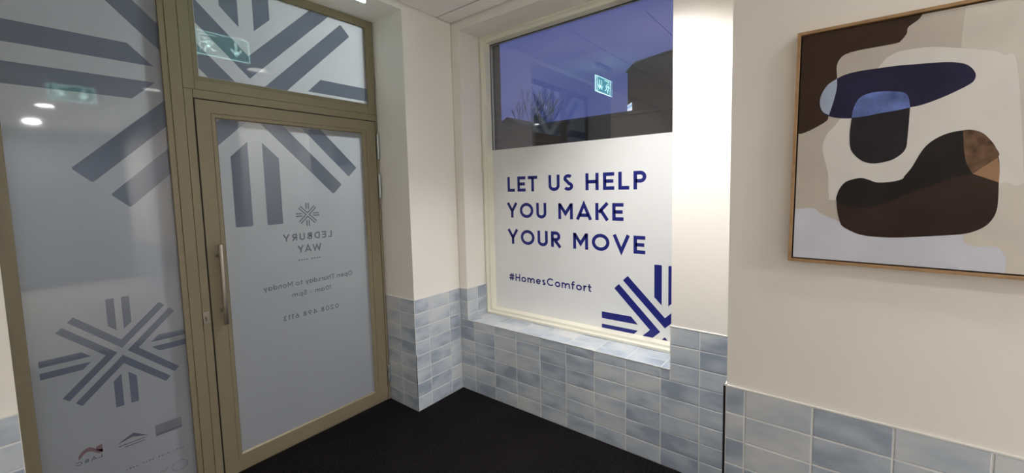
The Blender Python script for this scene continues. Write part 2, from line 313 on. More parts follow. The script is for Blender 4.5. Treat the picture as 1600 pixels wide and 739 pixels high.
# ------------------------------------------------------------------ stroke lettering (geometric sans)
def arc(cx, cy, rx, ry, a0, a1, n=20):
    return [(cx + rx * math.cos(math.radians(a0 + (a1 - a0) * i / n)), cy + ry * math.sin(math.radians(a0 + (a1 - a0) * i / n))) for i in range(n + 1)]
def glyphs(w):
    """strokes on centre lines, cap height 1, w = stroke width; -> {char: (advance, [polyline,...])}; closed lines repeat the first point"""
    h = w / 2; G = {}; lo = h; hi = 1 - h; xh = 0.70; xo = xh - h
    G[' '] = (0.30, [])
    G['L'] = (0.50, [[(h, 1), (h, lo), (0.50, lo)]])
    G['E'] = (0.54, [[(0.54, hi), (h, hi), (h, lo), (0.54, lo)], [(h, 0.5), (0.50, 0.5)]])
    G['F'] = (0.52, [[(0.52, hi), (h, hi), (h, 0)], [(h, 0.5), (0.48, 0.5)]])
    G['T'] = (0.58, [[(0, hi), (0.58, hi)], [(0.29, hi), (0.29, 0)]])
    G['H'] = (0.68, [[(h, 0), (h, 1)], [(0.68 - h, 0), (0.68 - h, 1)], [(h, 0.5), (0.68 - h, 0.5)]])
    G['I'] = (w, [[(h, 0), (h, 1)]])
    G['U'] = (0.66, [[(h, 1), (h, 0.33)] + arc(0.33, 0.33, 0.33 - h, 0.33 - h, 180, 360)[1:] + [(0.66 - h, 1)]])
    G['S'] = (0.56, [arc(0.28, 0.745, 0.28 - h - 0.01, 0.255 - h, 35, 235, 18) + arc(0.28, 0.27, 0.28 - h, 0.27 - h, 75, -150, 22)])
    G['P'] = (0.58, [[(h, 0), (h, hi)] + [(0.31, hi)] + arc(0.31, 0.68, 0.27 - h, 0.32 - h, 90, -90, 16) + [(h, 0.36 + h)]])
    G['R'] = (0.62, [[(h, 0), (h, hi), (0.31, hi)] + arc(0.31, 0.69, 0.27 - h, 0.31 - h, 90, -90, 16) + [(h, 0.38 + h)], [(0.26, 0.42), (0.555, 0)]])
    G['B'] = (0.60, [[(h, lo), (h, hi), (0.30, hi)] + arc(0.30, 0.75, 0.25 - h, 0.25 - h, 90, -90, 14) + [(h, 0.5)], [(h, 0.5), (0.32, 0.5)] + arc(0.32, 0.26, 0.28 - h, 0.26 - h + 0.01, 90, -90, 14) + [(h, lo)]])
    G['D'] = (0.70, [[(h, lo), (h, hi), (0.24, hi)] + arc(0.24, 0.5, 0.46 - h, 0.5 - h, 90, -90, 24) + [(h - 0.001, lo)]])
    G['O'] = (0.92, [arc(0.46, 0.5, 0.46 - h, 0.5 - h, 0, 360, 44)])
    G['C'] = (0.84, [arc(0.47, 0.5, 0.47 - h, 0.5 - h, 42, 318, 36)])
    G['Y'] = (0.70, [[(h * 0.6, 1), (0.35, 0.44)], [(0.70 - h * 0.6, 1), (0.35, 0.44)], [(0.35, 0.50), (0.35, 0)]])
    G['M'] = (0.84, [[(h, 0), (h, 0.98)], [(0.84 - h, 0), (0.84 - h, 0.98)], [(h, 0.93), (0.42, 0.34), (0.84 - h, 0.93)]])
    G['A'] = (0.80, [[(h * 0.62, 0), (0.40, 0.93), (0.80 - h * 0.62, 0)], [(0.17, 0.27), (0.63, 0.27)]])
    G['K'] = (0.66, [[(h, 0), (h, 1)], [(0.61, 1), (0.19, 0.45)], [(0.27, 0.62), (0.605, 0)]])
    G['V'] = (0.78, [[(h * 0.62, 1), (0.39, 0.07), (0.78 - h * 0.62, 1)]])
    G['W'] = (1.10, [[(h * 0.62, 1), (0.30, 0.09), (0.55, 0.86), (0.80, 0.09), (1.10 - h * 0.62, 1)]])
    # lower case
    r = xh / 2
    G['o'] = (0.68, [arc(0.34, r, 0.34 - h, r - h, 0, 360, 32)])
    G['e'] = (0.66, [[(0.66 - h * 1.2, r - 0.02), (h, r - 0.02)] , arc(0.34, r, 0.33 - h, r - h, 0, 318, 30)])
    G['m'] = (0.98, [[(h, 0), (h, xh)], [(h, 0.40)] + arc(0.265, 0.44, 0.265 - h, xo - 0.44, 180, 0, 12) + [(0.53 - h, 0)], [(0.53 - h, 0.40)] + arc(0.755 - h / 2, 0.44, 0.225 - h / 2, xo - 0.44, 180, 0, 12) + [(0.98 - h, 0)]])
    G['n'] = (0.58, [[(h, 0), (h, xh)], [(h, 0.38)] + arc(0.29, 0.42, 0.29 - h, xo - 0.42, 180, 0, 14) + [(0.58 - h, 0)]])
    G['h'] = (0.58, [[(h, 0), (h, 1.02)], [(h, 0.38)] + arc(0.29, 0.42, 0.29 - h, xo - 0.42, 180, 0, 14) + [(0.58 - h, 0)]])
    G['r'] = (0.36, [[(h, 0), (h, xh)], [(h, 0.36)] + arc(0.32, 0.40, 0.32 - h, xo - 0.40, 180, 85, 10)])
    G['u'] = (0.58, [[(h, xh), (h, 0.28)] + arc(0.29, 0.28, 0.29 - h, 0.28 - h, 180, 360, 14) + [(0.58 - h, xh)], [(0.58 - h, 0.3), (0.58 - h, 0)]])
    G['s'] = (0.46, [arc(0.23, 0.525, 0.22 - h, 0.175 - h, 35, 240, 14) + arc(0.23, 0.185, 0.23 - h, 0.185 - h, 75, -150, 16)])
    G['f'] = (0.40, [[(0.17, 0), (0.17, 0.80)] + arc(0.36, 0.80, 0.19, 0.24 - h, 180, 85, 8), [(0, xo), (0.38, xo)]])
    G['t'] = (0.40, [[(0.17, 0.92), (0.17, 0.2)] + arc(0.34, 0.2, 0.17, 0.2 - h, 180, 275, 8), [(0, xo), (0.38, xo)]])
    G['a'] = (0.66, [arc(0.32, r, 0.32 - h, r - h, 0, 360, 30), [(0.66 - h, 0), (0.66 - h, xh)]])
    G['d'] = (0.66, [arc(0.32, r, 0.32 - h, r - h, 0, 360, 30), [(0.66 - h, 0), (0.66 - h, 1.02)]])
    G['p'] = (0.66, [arc(0.34, r, 0.32 - h, r - h, 0, 360, 30), [(h, -0.3), (h, xh)]])
    G['y'] = (0.58, [[(h * 0.6, xh), (0.29, 0.06)], [(0.58 - h * 0.6, xh), (0.20, -0.30)]])
    G['0'] = (0.64, [arc(0.32, 0.5, 0.32 - h, 0.5 - h, 0, 360, 36)])
    G['1'] = (0.30, [[(0.0, 0.80), (0.30 - h, hi + 0.02)], [(0.30 - h, 1), (0.30 - h, 0)]])
    G['2'] = (0.58, [arc(0.28, 0.70, 0.28 - h, 0.30 - h, 165, -35, 18) + [(h + 0.02, lo), (0.58, lo)]])
    G['3'] = (0.56, [arc(0.27, 0.745, 0.25 - h, 0.255 - h, 150, -80, 16), arc(0.27, 0.27, 0.29 - h, 0.27 - h, 90, -150, 20)])
    G['4'] = (0.64, [[(0.44, 0), (0.44, 0.96), (0.06, 0.26), (0.64, 0.26)]])
    G['5'] = (0.58, [[(0.52, hi), (0.14, hi), (0.11, 0.55)] + arc(0.28, 0.32, 0.30 - h, 0.32 - h, 120, -150, 20)])
    G['6'] = (0.60, [arc(0.30, 0.31, 0.30 - h, 0.31 - h, 0, 360, 28), [(0.42, 1), (0.10, 0.45)]])
    G['9'] = (0.60, [arc(0.30, 0.69, 0.30 - h, 0.31 - h, 0, 360, 28), [(0.18, 0), (0.50, 0.55)]])
    G['8'] = (0.58, [arc(0.29, 0.75, 0.25 - h, 0.25 - h, 0, 360, 24), arc(0.29, 0.265, 0.29 - h, 0.265 - h + 0.005, 0, 360, 26)])
    G['-'] = (0.34, [[(0.02, 0.36), (0.32, 0.36)]])
    G['#'] = (0.72, [[(0.20, 0), (0.30, 1)], [(0.44, 0), (0.54, 1)], [(0.04, 0.68), (0.72, 0.68)], [(0.0, 0.32), (0.68, 0.32)]])
    return G
def ribbon(bm, pts, w, put, mi=0):
    n = len(pts); closed = (abs(pts[0][0] - pts[-1][0]) < 1e-6 and abs(pts[0][1] - pts[-1][1]) < 1e-6 and n > 3)
    if closed: pts = pts[:-1]; n -= 1
    Lf, Rt = [], []
    for i in range(n):
        a = Vector(pts[i - 1] if (i or closed) else pts[i]); b = Vector(pts[i]); c = Vector(pts[(i + 1) % n] if (i < n - 1 or closed) else pts[i])
        d1 = (b - a); d2 = (c - b)
        if d1.length < 1e-9: d1 = d2
        if d2.length < 1e-9: d2 = d1
        d1 = d1.normalized(); d2 = d2.normalized(); n1 = Vector((-d1.y, d1.x)); n2 = Vector((-d2.y, d2.x)); m = (n1 + n2)
        m = n1 if m.length < 1e-6 else m.normalized(); k = w / 2 / max(0.35, m.dot(n1))
        Lf.append(bm.verts.new(put(b.x + m.x * k, b.y + m.y * k))); Rt.append(bm.verts.new(put(b.x - m.x * k, b.y - m.y * k)))
    for i in range(n if closed else n - 1):
        j = (i + 1) % n
        f = bm.faces.new((Lf[i], Lf[j], Rt[j], Rt[i])); f.material_index = mi
def text(bm, s, put, x0, x1, base, cap, weight=0.17, track=0.16, mi=0, mirror=False):
    """lay s out so that it fills x0..x1 (in the surface's own u axis)"""
    G = glyphs(weight); adv = 0; items = []
    for ch in s:
        a, st = G[ch]; items.append((adv, st)); adv += a + (track if ch != ' ' else track * 0.6)
    adv -= track
    sx = (x1 - x0) / adv
    for off, st in items:
        for pl in st:
            # stroke thickness stays even: draw in cap units then map
            ribbon(bm, [((off + a) * (sx / cap), b) for a, b in pl], weight, lambda u, v: put(x0 + u * cap, base + v * cap), mi)

# clipped polygons for the star mark
def clip(poly, lo, hi, ax):
    def side(poly, f, lim, keep_gt):
        out = []
        for i in range(len(poly)):
            a, b = poly[i], poly[(i + 1) % len(poly)]
            ia = (a[f] >= lim) if keep_gt else (a[f] <= lim); ib = (b[f] >= lim) if keep_gt else (b[f] <= lim)
            if ia: out.append(a)
            if ia != ib:
                t = (lim - a[f]) / (b[f] - a[f]); out.append((a[0] + (b[0] - a[0]) * t, a[1] + (b[1] - a[1]) * t))
        return out
    poly = side(poly, ax, lo, True)
    return side(poly, ax, hi, False) if poly else poly
def rounded(poly, idx, r):
    out = []
    for i, p in enumerate(poly):
        if i in idx:
            a, b = Vector(poly[i - 1]), Vector(poly[(i + 1) % len(poly)]); q = Vector(p)
            s = q + (a - q).normalized() * r; e = q + (b - q).normalized() * r
            for k in range(5):
                t = k / 4; out.append(tuple(s * (1 - t) ** 2 + q * 2 * t * (1 - t) + e * t * t))
        else: out.append(p)
    return out
def star_polys(R, a=0.047, b=0.156, c0=0.403, c1=0.512, dg=0.953, rr=0.012):
    P_ = []
    base = [rounded([(a, c0), (b, c1), (b, 1.0), (a, 1.0)], (2, 3), rr), rounded([(-a, c0), (-a, 1.0), (-b, 1.0), (-b, c1)], (1, 2), rr)]
    s2 = math.sqrt(2)
    # chevron opening upwards: limbs along the two diagonals, offsets a..b from each diagonal
    e = dg / s2
    def pt(al, off): return ((al - off) / s2, (al + off) / s2)
    right = [(0, a * s2), pt(dg, a), pt(dg, b), (0, b * s2)]
    right = rounded(right, (1, 2), rr)
    left = [(-x, y) for x, y in right][::-1]
    chev = [right, left]
    for k in range(4):
        c, s = [(1, 0), (0, 1), (-1, 0), (0, -1)][k]
        for pl in base + chev: P_.append([((x * c - y * s) * R, (x * s + y * c) * R) for x, y in pl])
    return P_
def star(bm, cu, cv, R, put, cl=None, mi=0, **kw):
    for pl in star_polys(R, **kw):
        q = [(cu + x, cv + y) for x, y in pl]
        if cl:
            q = clip(q, cl[0], cl[1], 0)
            if len(q) >= 3: q = clip(q, cl[2], cl[3], 1)
        if len(q) >= 3:
            try:
                f = bm.faces.new([bm.verts.new(put(*p)) for p in q]); f.material_index = mi
            except ValueError: pass

# ------------------------------------------------------------------ window with film
GY = 0.300
win = empty('window_1', (0.86, 0.3, SILL)); tag(win, 'cream framed fixed window with white lettered film', kind='structure')
def local(o, parent):
    o.matrix_parent_inverse = Matrix.Translation(-Vector(parent.location)); return o
bm = bmesh.new()
def wr(dx, y, dzt=None): return (WX0 + dx, WX1 - dx, SILL + dx, WSOF - (dzt if dzt is not None else dx), y)
ring_mesh(bm, [wr(0, 0.33), wr(0, 0.222), wr(0.002, WD), wr(0.017, WD), wr(0.020, 0.230), wr(0.026, 0.236), wr(0.040, 0.238), wr(0.042, 0.240), wr(0.0455, 0.299), wr(0.0455, 0.33)], 'y')
local(new('window_frame', bm, CREAM, win), win)
bm = bmesh.new(); ring_mesh(bm, [wr(0.044, 0.2995), wr(0.044, 0.2970), wr(0.051, 0.2970), wr(0.051, 0.2995)], 'y'); local(new('glazing_seal', bm, SEAL, win), win)
gx0, gx1, gz0, gz1 = WX0 + 0.0455, WX1 - 0.0455, SILL + 0.0455, WSOF - 0.0455
bm = bmesh.new(); box(bm, gx0, gx1, GY, GY + 0.022, gz0, gz1); local(new('glass_pane', bm, GLASS, win), win)
# small dark vent slot in the head of the frame
bm = bmesh.new(); box(bm, 0.135, 0.166, 0.2355, 0.239, WSOF - 0.0250, WSOF - 0.0225); local(new('drip_slot', bm, SEAL, win), win)
FY = 0.2962; ft = 1.9105
k = (GY + 2.2498) / (0.17893 + 2.2498)          # measured on a nearer plane, slid out along the sight lines
def kx(x): return 2.3109 + (x - 2.3109) * k
def kz(z): return 1.5941 + (z - 1.5941) * k
bm = bmesh.new(); box(bm, gx0, gx1, FY, FY + 0.0005, gz0, ft); film = local(new('privacy_film', bm, WFILM, win), win)
putw = lambda u, v: (u, FY - 0.0004, v)
bm = bmesh.new()
rows = [([('LET', .370, .647), ('US', .738, .942), ('HELP', 1.027, 1.440)], 1.5735), ([('YOU', .364, .722), ('MAKE', .815, 1.293)], 1.3785), ([('YOUR', .364, .840), ('MOVE', .930, 1.430)], 1.1785)]
for words, zb in rows:
    for s, a, b in words: text(bm, s, putw, kx(a), kx(b), kz(zb), 0.1115 * k, 0.202, 0.15)
text(bm, '#HomesComfort', putw, kx(.368), kx(1.068), kz(.8945), 0.056 * k, 0.178, 0.13)
new('lettering', bm, NAVY, film)
bm = bmesh.new(); star(bm, kx(1.549), kz(.7135), 0.408 * k, putw, (gx0, gx1, gz0 + 0.002, ft))
lg = new('star_emblem', bm, NAVY, film)

# ------------------------------------------------------------------ entrance screen and door
FX = -R_                                        # front face of the frames
sc = empty('window_2', (FX, -1.95, 0)); tag(sc, 'fixed bronze framed glazed screen with side light and transom', kind='structure')
XB = FX - 0.075
bm = bmesh.new()
def fb(y0, y1, z0, z1, x1=FX, x0=XB): box(bm, x0, x1, y0, y1, z0, z1, 0.0012)
fb(-2.253, -2.201, 0.0, 2.8145)                                     # left jamb
fb(-2.2005, -0.4575, 2.7625, 2.8145)                                 # head
fb(-1.6715, -1.647, 0.0, 2.762, FX - 0.002); fb(-1.6455, -1.595, 0.0, 2.762)    # mullion, two profiles
fb(-1.5935, -1.5570, 0.0, 2.157)                                    # door jamb, lock side
fb(-1.5935, -1.5445, 2.1585, 2.762)
fb(-0.4715, -0.4575, 0.0, 2.1085, FX - 0.001)                               # hinge jamb
fb(-0.5205, -0.4575, 2.1585, 2.762)
fb(-1.5435, -0.5215, 2.1585, 2.206)                                 # transom rail
fb(-1.5560, -0.4575, 2.1120, 2.1570)                                # door head
fb(-2.2005, -1.672, 0.0, 0.075)                                     # bottom rail of the side light
ring_mesh(bm, [(-1.5435, -0.5205, 2.2065, 2.762, FX - 0.06), (-1.5435, -0.5205, 2.2065, 2.762, FX - 0.002), (-1.5185, -0.5235, 2.2315, 2.760, FX - 0.010), (-1.5185, -0.5235, 2.2315, 2.760, FX - 0.06)], 'x')
local(new('screen_frame', bm, BRONZE, sc), sc)
PX = FX - 0.0085
def pane(par, loc_par, y0, y1, z0, z1, x=PX):
    bm = bmesh.new(); box(bm, x - 0.028, x - 0.004, y0 - 0.004, y1 + 0.004, z0 - 0.004, z1 + 0.004); local(new('glass_pane', bm, GLASS2, par), par)
    bm = bmesh.new(); box(bm, x - 0.0006, x, y0 - 0.003, y1 + 0.003, z0 - 0.003, z1 + 0.003); f = new('frosted_film', bm, FROST, par); return local(f, par)
def prnt(name, bm, m, f):
    o = new(name, bm, m, f)
    for p_ in o.data.polygons:
        if p_.normal.x < 0: p_.flip()          # printed side faces the room
    o.data.update(); return o
SX = FX - 0.022
side = pane(sc, sc, -2.201, -1.672, 0.075, 2.7625, SX)
trans = pane(sc, sc, -1.5185, -0.5235, 2.2315, 2.760)
def putter(x): return lambda u, v: (x + 0.0004, u, v)
ps, pd = putter(SX), putter(PX)
ks = (2.3109 - SX) / (2.3109 - FX); kd = (2.3109 - PX) / (2.3109 - FX)
def sy(y, q=ks): return -2.2498 + (y + 2.2498) * q
def sz(z, q=ks): return 1.5941 + (z - 1.5941) * q
# large star that runs across all three panes
sidecl = (-2.201, -1.672, 0.075, 2.7625)
bm = bmesh.new(); star(bm, sy(-1.372), sz(2.199), 0.834, ps, sidecl); prnt('large_star_print', bm, PRINT, side)
bm = bmesh.new(); star(bm, sy(-1.2795, kd), sz(2.207, kd), 0.816, pd, (-1.5185, -0.5235, 2.2315, 2.760)); prnt('large_star_print', bm, PRINT, trans)
bm = bmesh.new(); star(bm, sy(-1.9155), sz(0.8665), 0.2640, ps, sidecl); prnt('star_print', bm, PRINT, side)
# small partner marks along the foot of the side light (read from outside, so mirrored here)
def poly(bm, pts, put, mi=0):
    f = bm.faces.new([bm.verts.new(put(*p)) for p in pts]); f.material_index = mi
def mput(put, c): return lambda u, v: put(2 * c - u, v)
bm = bmesh.new()
n = 12
top = [(-2.093 + 0.078 * i / n, 0.434 + 0.026 * math.sin(math.pi * min(1, i / n * 1.25)) ) for i in range(n + 1)]
for i in range(n): poly(bm, [(sy(top[i][0]), sz(top[i][1] - 0.017)), (sy(top[i + 1][0]), sz(top[i + 1][1] - 0.017)), (sy(top[i + 1][0]), sz(top[i + 1][1] + 0.003)), (sy(top[i][0]), sz(top[i][1]))], ps)
poly(bm, [(sy(-2.036), sz(.436)), (sy(-2.015), sz(.416)), (sy(-2.015), sz(.457)), (sy(-2.036), sz(.452))], ps)
prnt('red_partner_mark', bm, PRINT_RED, side)
bm = bmesh.new(); text(bm, 'LABC', mput(ps, sy(-2.061)), sy(-2.105), sy(-2.017), sz(.394), 0.0165, 0.22, 0.14); prnt('partner_lettering', bm, PRINT_TXT, side)
bm = bmesh.new(); poly(bm, [(sy(-1.969), sz(.424)), (sy(-1.912), sz(.437)), (sy(-1.853), sz(.418)), (sy(-1.908), sz(.456))], ps); 
for q in range(2): poly(bm, [(sy(-1.962 + q * .02), sz(.414 - q * .012)), (sy(-1.866), sz(.414 - q * .012)), (sy(-1.866), sz(.410 - q * .012)), (sy(-1.962 + q * .02), sz(.410 - q * .012))], ps)
prnt('roof_partner_mark', bm, PRINT_PLUM, side)
bm = bmesh.new(); poly(bm, [(sy(-1.826), sz(.395)), (sy(-1.722), sz(.395)), (sy(-1.722), sz(.451)), (sy(-1.826), sz(.451))], ps); pm = prnt('grey_partner_mark', bm, PRINT_GREY, side)
bm = bmesh.new(); poly(bm, [(sy(-1.826), sz(.395)), (sy(-1.722), sz(.395)), (sy(-1.722), sz(.407)), (sy(-1.826), sz(.407))], lambda u, v: (SX + 0.0008, u, v)); prnt('partner_mark_band', bm, PRINT_PLUM, side)
# handwritten style flourish and a faint small line of print
bm = bmesh.new()
fl = [(sy(-1.712 + 0.0), sz(.176))] + [(sy(-1.745 + 0.033 * math.cos(a) * (1 - 0.1 * a / 6)), sz(.196 + 0.026 * math.sin(a * 1.0))) for a in [0.2 + 0.35 * i for i in range(18)]]
ribbon(bm, fl, 0.0022, ps)
fl2 = [(sy(-1.79 - 0.006 * i), sz(.205 + 0.008 * math.sin(i * 1.7) - 0.001 * i)) for i in range(22)]
ribbon(bm, fl2, 0.0022, ps)
for i in range(20):
    if i % 5 == 4: continue
    u = -1.722 - i * 0.012; h_ = 0.004 + 0.002 * ((i * 7) % 3)
    poly(bm, [(sy(u - .007), sz(.283)), (sy(u), sz(.283)), (sy(u), sz(.283 + h_)), (sy(u - .007), sz(.283 + h_))], ps)
prnt('handwritten_print', bm, PRINT_GREY, side)
# lock keep on the fixed jamb
bm = bmesh.new(); box(bm, FX - 0.001, FX + 0.006, -1.5935, -1.564, 0.905, 0.972, 0.0015)
kp = local(new('lock_plate', bm, STEEL, sc), sc)
bm = bmesh.new(); cyl(bm, (FX + 0.004, -1.578, 0.942), (FX + 0.016, -1.578, 0.942), 0.0085, 20, 0.001); box(bm, FX + 0.012, FX + 0.024, -1.582, -1.574, 0.925, 0.953, 0.002); new('thumb_turn', bm, STEEL, kp)

# door leaf
LX = FX + 0.002
door = empty('door_1', (LX, -1.0, 0)); tag(door, 'bronze framed glazed entrance door with frosted pane', kind='structure')
bm = bmesh.new()
lo, li = (-1.5505, -0.4765, 0.008, 2.1065), (-1.4840, -0.5520, 0.066, 2.0410)
def dr(y0, y1, z0, z1, x): return (y0, y1, z0, z1, x)
ring_mesh(bm, [(*lo, LX - 0.06), (lo[0], lo[1], lo[2], lo[3], LX - 0.002), (lo[0] + .002, lo[1] - .002, lo[2] + .002, lo[3] - .002, LX),
               (*li, LX), (li[0] + .001, li[1] - .001, li[2] + .001, li[3] - .001, LX - 0.003), (li[0] + .003, li[1] - .003, li[2] + .003, li[3] - .003, LX - 0.001),
               (-1.4650, -0.5780, 0.100, 2.0210, LX - 0.001), (-1.4590, -0.5850, 0.109, 2.0145, LX - 0.0085), (-1.4590, -0.5850, 0.109, 2.0145, LX - 0.06)], 'x')
leaf = local(new('door_leaf', bm, BRONZE, door), door)
bm = bmesh.new(); ring_mesh(bm, [(-1.5565, -0.4720, 0.0, 2.1115, FX - 0.05), (-1.5565, -0.4720, 0.0, 2.1115, FX - 0.012), (lo[0] + .001, lo[1] - .001, lo[2] + .001, lo[3] - .001, FX - 0.012), (lo[0] + .001, lo[1] - .001, lo[2] + .001, lo[3] - .001, FX - 0.05)], 'x')
local(new('draught_seal', bm, BRONZE_GAP, door), door)
DX = LX - 0.0090
dp = pane(door, door, -1.4590, -0.5850, 0.109, 2.0145, DX)
pp = putter(DX); kk = (2.3109 - DX) / (2.3109 - FX)
def dy(y): return sy(y, kk)
def dz(z): return sz(z, kk)
bm = bmesh.new(); star(bm, dy(-1.2795), dz(2.229), 0.816, pp, (-1.4590, -0.5850, 0.109, 2.0145)); prnt('large_star_print', bm, PRINT, dp)
bm = bmesh.new(); star(bm, dy(-1.0015), dz(1.463), 0.0745, pp); prnt('small_star_print', bm, PRINT_TXT, dp)
c = dy(-1.0015); mp_ = mput(pp, c)
def mtext(bm, s, y0, y1, z, cap, wgt, tr=0.16): # y0<y1 as measured in the room; the word runs from y1 back to y0
    text(bm, s, mput(pp, (dy(y0) + dy(y1)) / 2), dy(y0), dy(y1), dz(z), cap, wgt, tr)
bm = bmesh.new(); mtext(bm, 'LEDBURY', -1.160, -0.848, 1.303, 0.044, 0.19, 0.22); mtext(bm, 'WAY', -1.077, -0.925, 1.2245, 0.045, 0.19, 0.12)
prnt('lettering', bm, PRINT_TXT, dp)
bm = bmesh.new()
mtext(bm, 'Open Thursday to Monday', -1.288, -0.716, 1.019, 0.0325, 0.16, 0.14); mtext(bm, '10am - 5pm', -1.130, -0.874, 0.9500, 0.0300, 0.16, 0.14)
mtext(bm, '0208 498 6113', -1.190, -0.829, 0.812, 0.0310, 0.18, 0.16)
prnt('opening_hours_lettering', bm, PRINT_TXT, dp)
bm = bmesh.new()
for i in range(9):
    if i in (4,): continue
    u = dy(-1.077) + i * 0.0165
    poly(bm, [(u, dz(1.173)), (u + .009, dz(1.173)), (u + .009, dz(1.181)), (u, dz(1.181))], pp)
prnt('faint_tagline_print', bm, PRINT_GREY, dp)
# pull handle: leaning steel bar on two stand-offs
hx = LX + 0.060
bm = bmesh.new(); cyl(bm, (hx, -1.5050, 0.895), (hx, -1.5030, 1.335), 0.0125, 24, 0.001); hd = local(new('pull_handle', bm, STEEL, door), door)
for z in (1.270, 0.968):
    bm = bmesh.new(); cyl(bm, (LX - 0.001, -1.504, z), (hx - 0.008, -1.504, z), 0.0075, 16); cyl(bm, (LX - 0.0005, -1.504, z), (LX + 0.004, -1.504, z), 0.012, 20, 0.001); new('stand_off', bm, STEEL, hd)
# hinges
def hinge(z0, z1):
    bm = bmesh.new(); zm = (z0 + z1) / 2; x = LX + 0.010; y = -0.4660
    cyl(bm, (x, y, zm + 0.001), (x, y, z1), 0.0085, 18, 0.001); cyl(bm, (x, y, z0), (x, y, zm - 0.001), 0.0085, 18, 0.001)
    box(bm, LX, LX + 0.005, -0.4740, -0.4600, z0 + 0.004, z1 - 0.004); local(new('hinge', bm, HINGE, door), door)
hinge(1.836, 2.019); hinge(1.552, 1.728); hinge(0.139, 0.276)

# threshold bar on the carpet edge
bm = bmesh.new(); box(bm, FX - 0.07, FX - 0.004, -1.5548, -0.4722, 0.0, 0.006); o = new('threshold', bm, BRONZE, sc); local(o, sc)

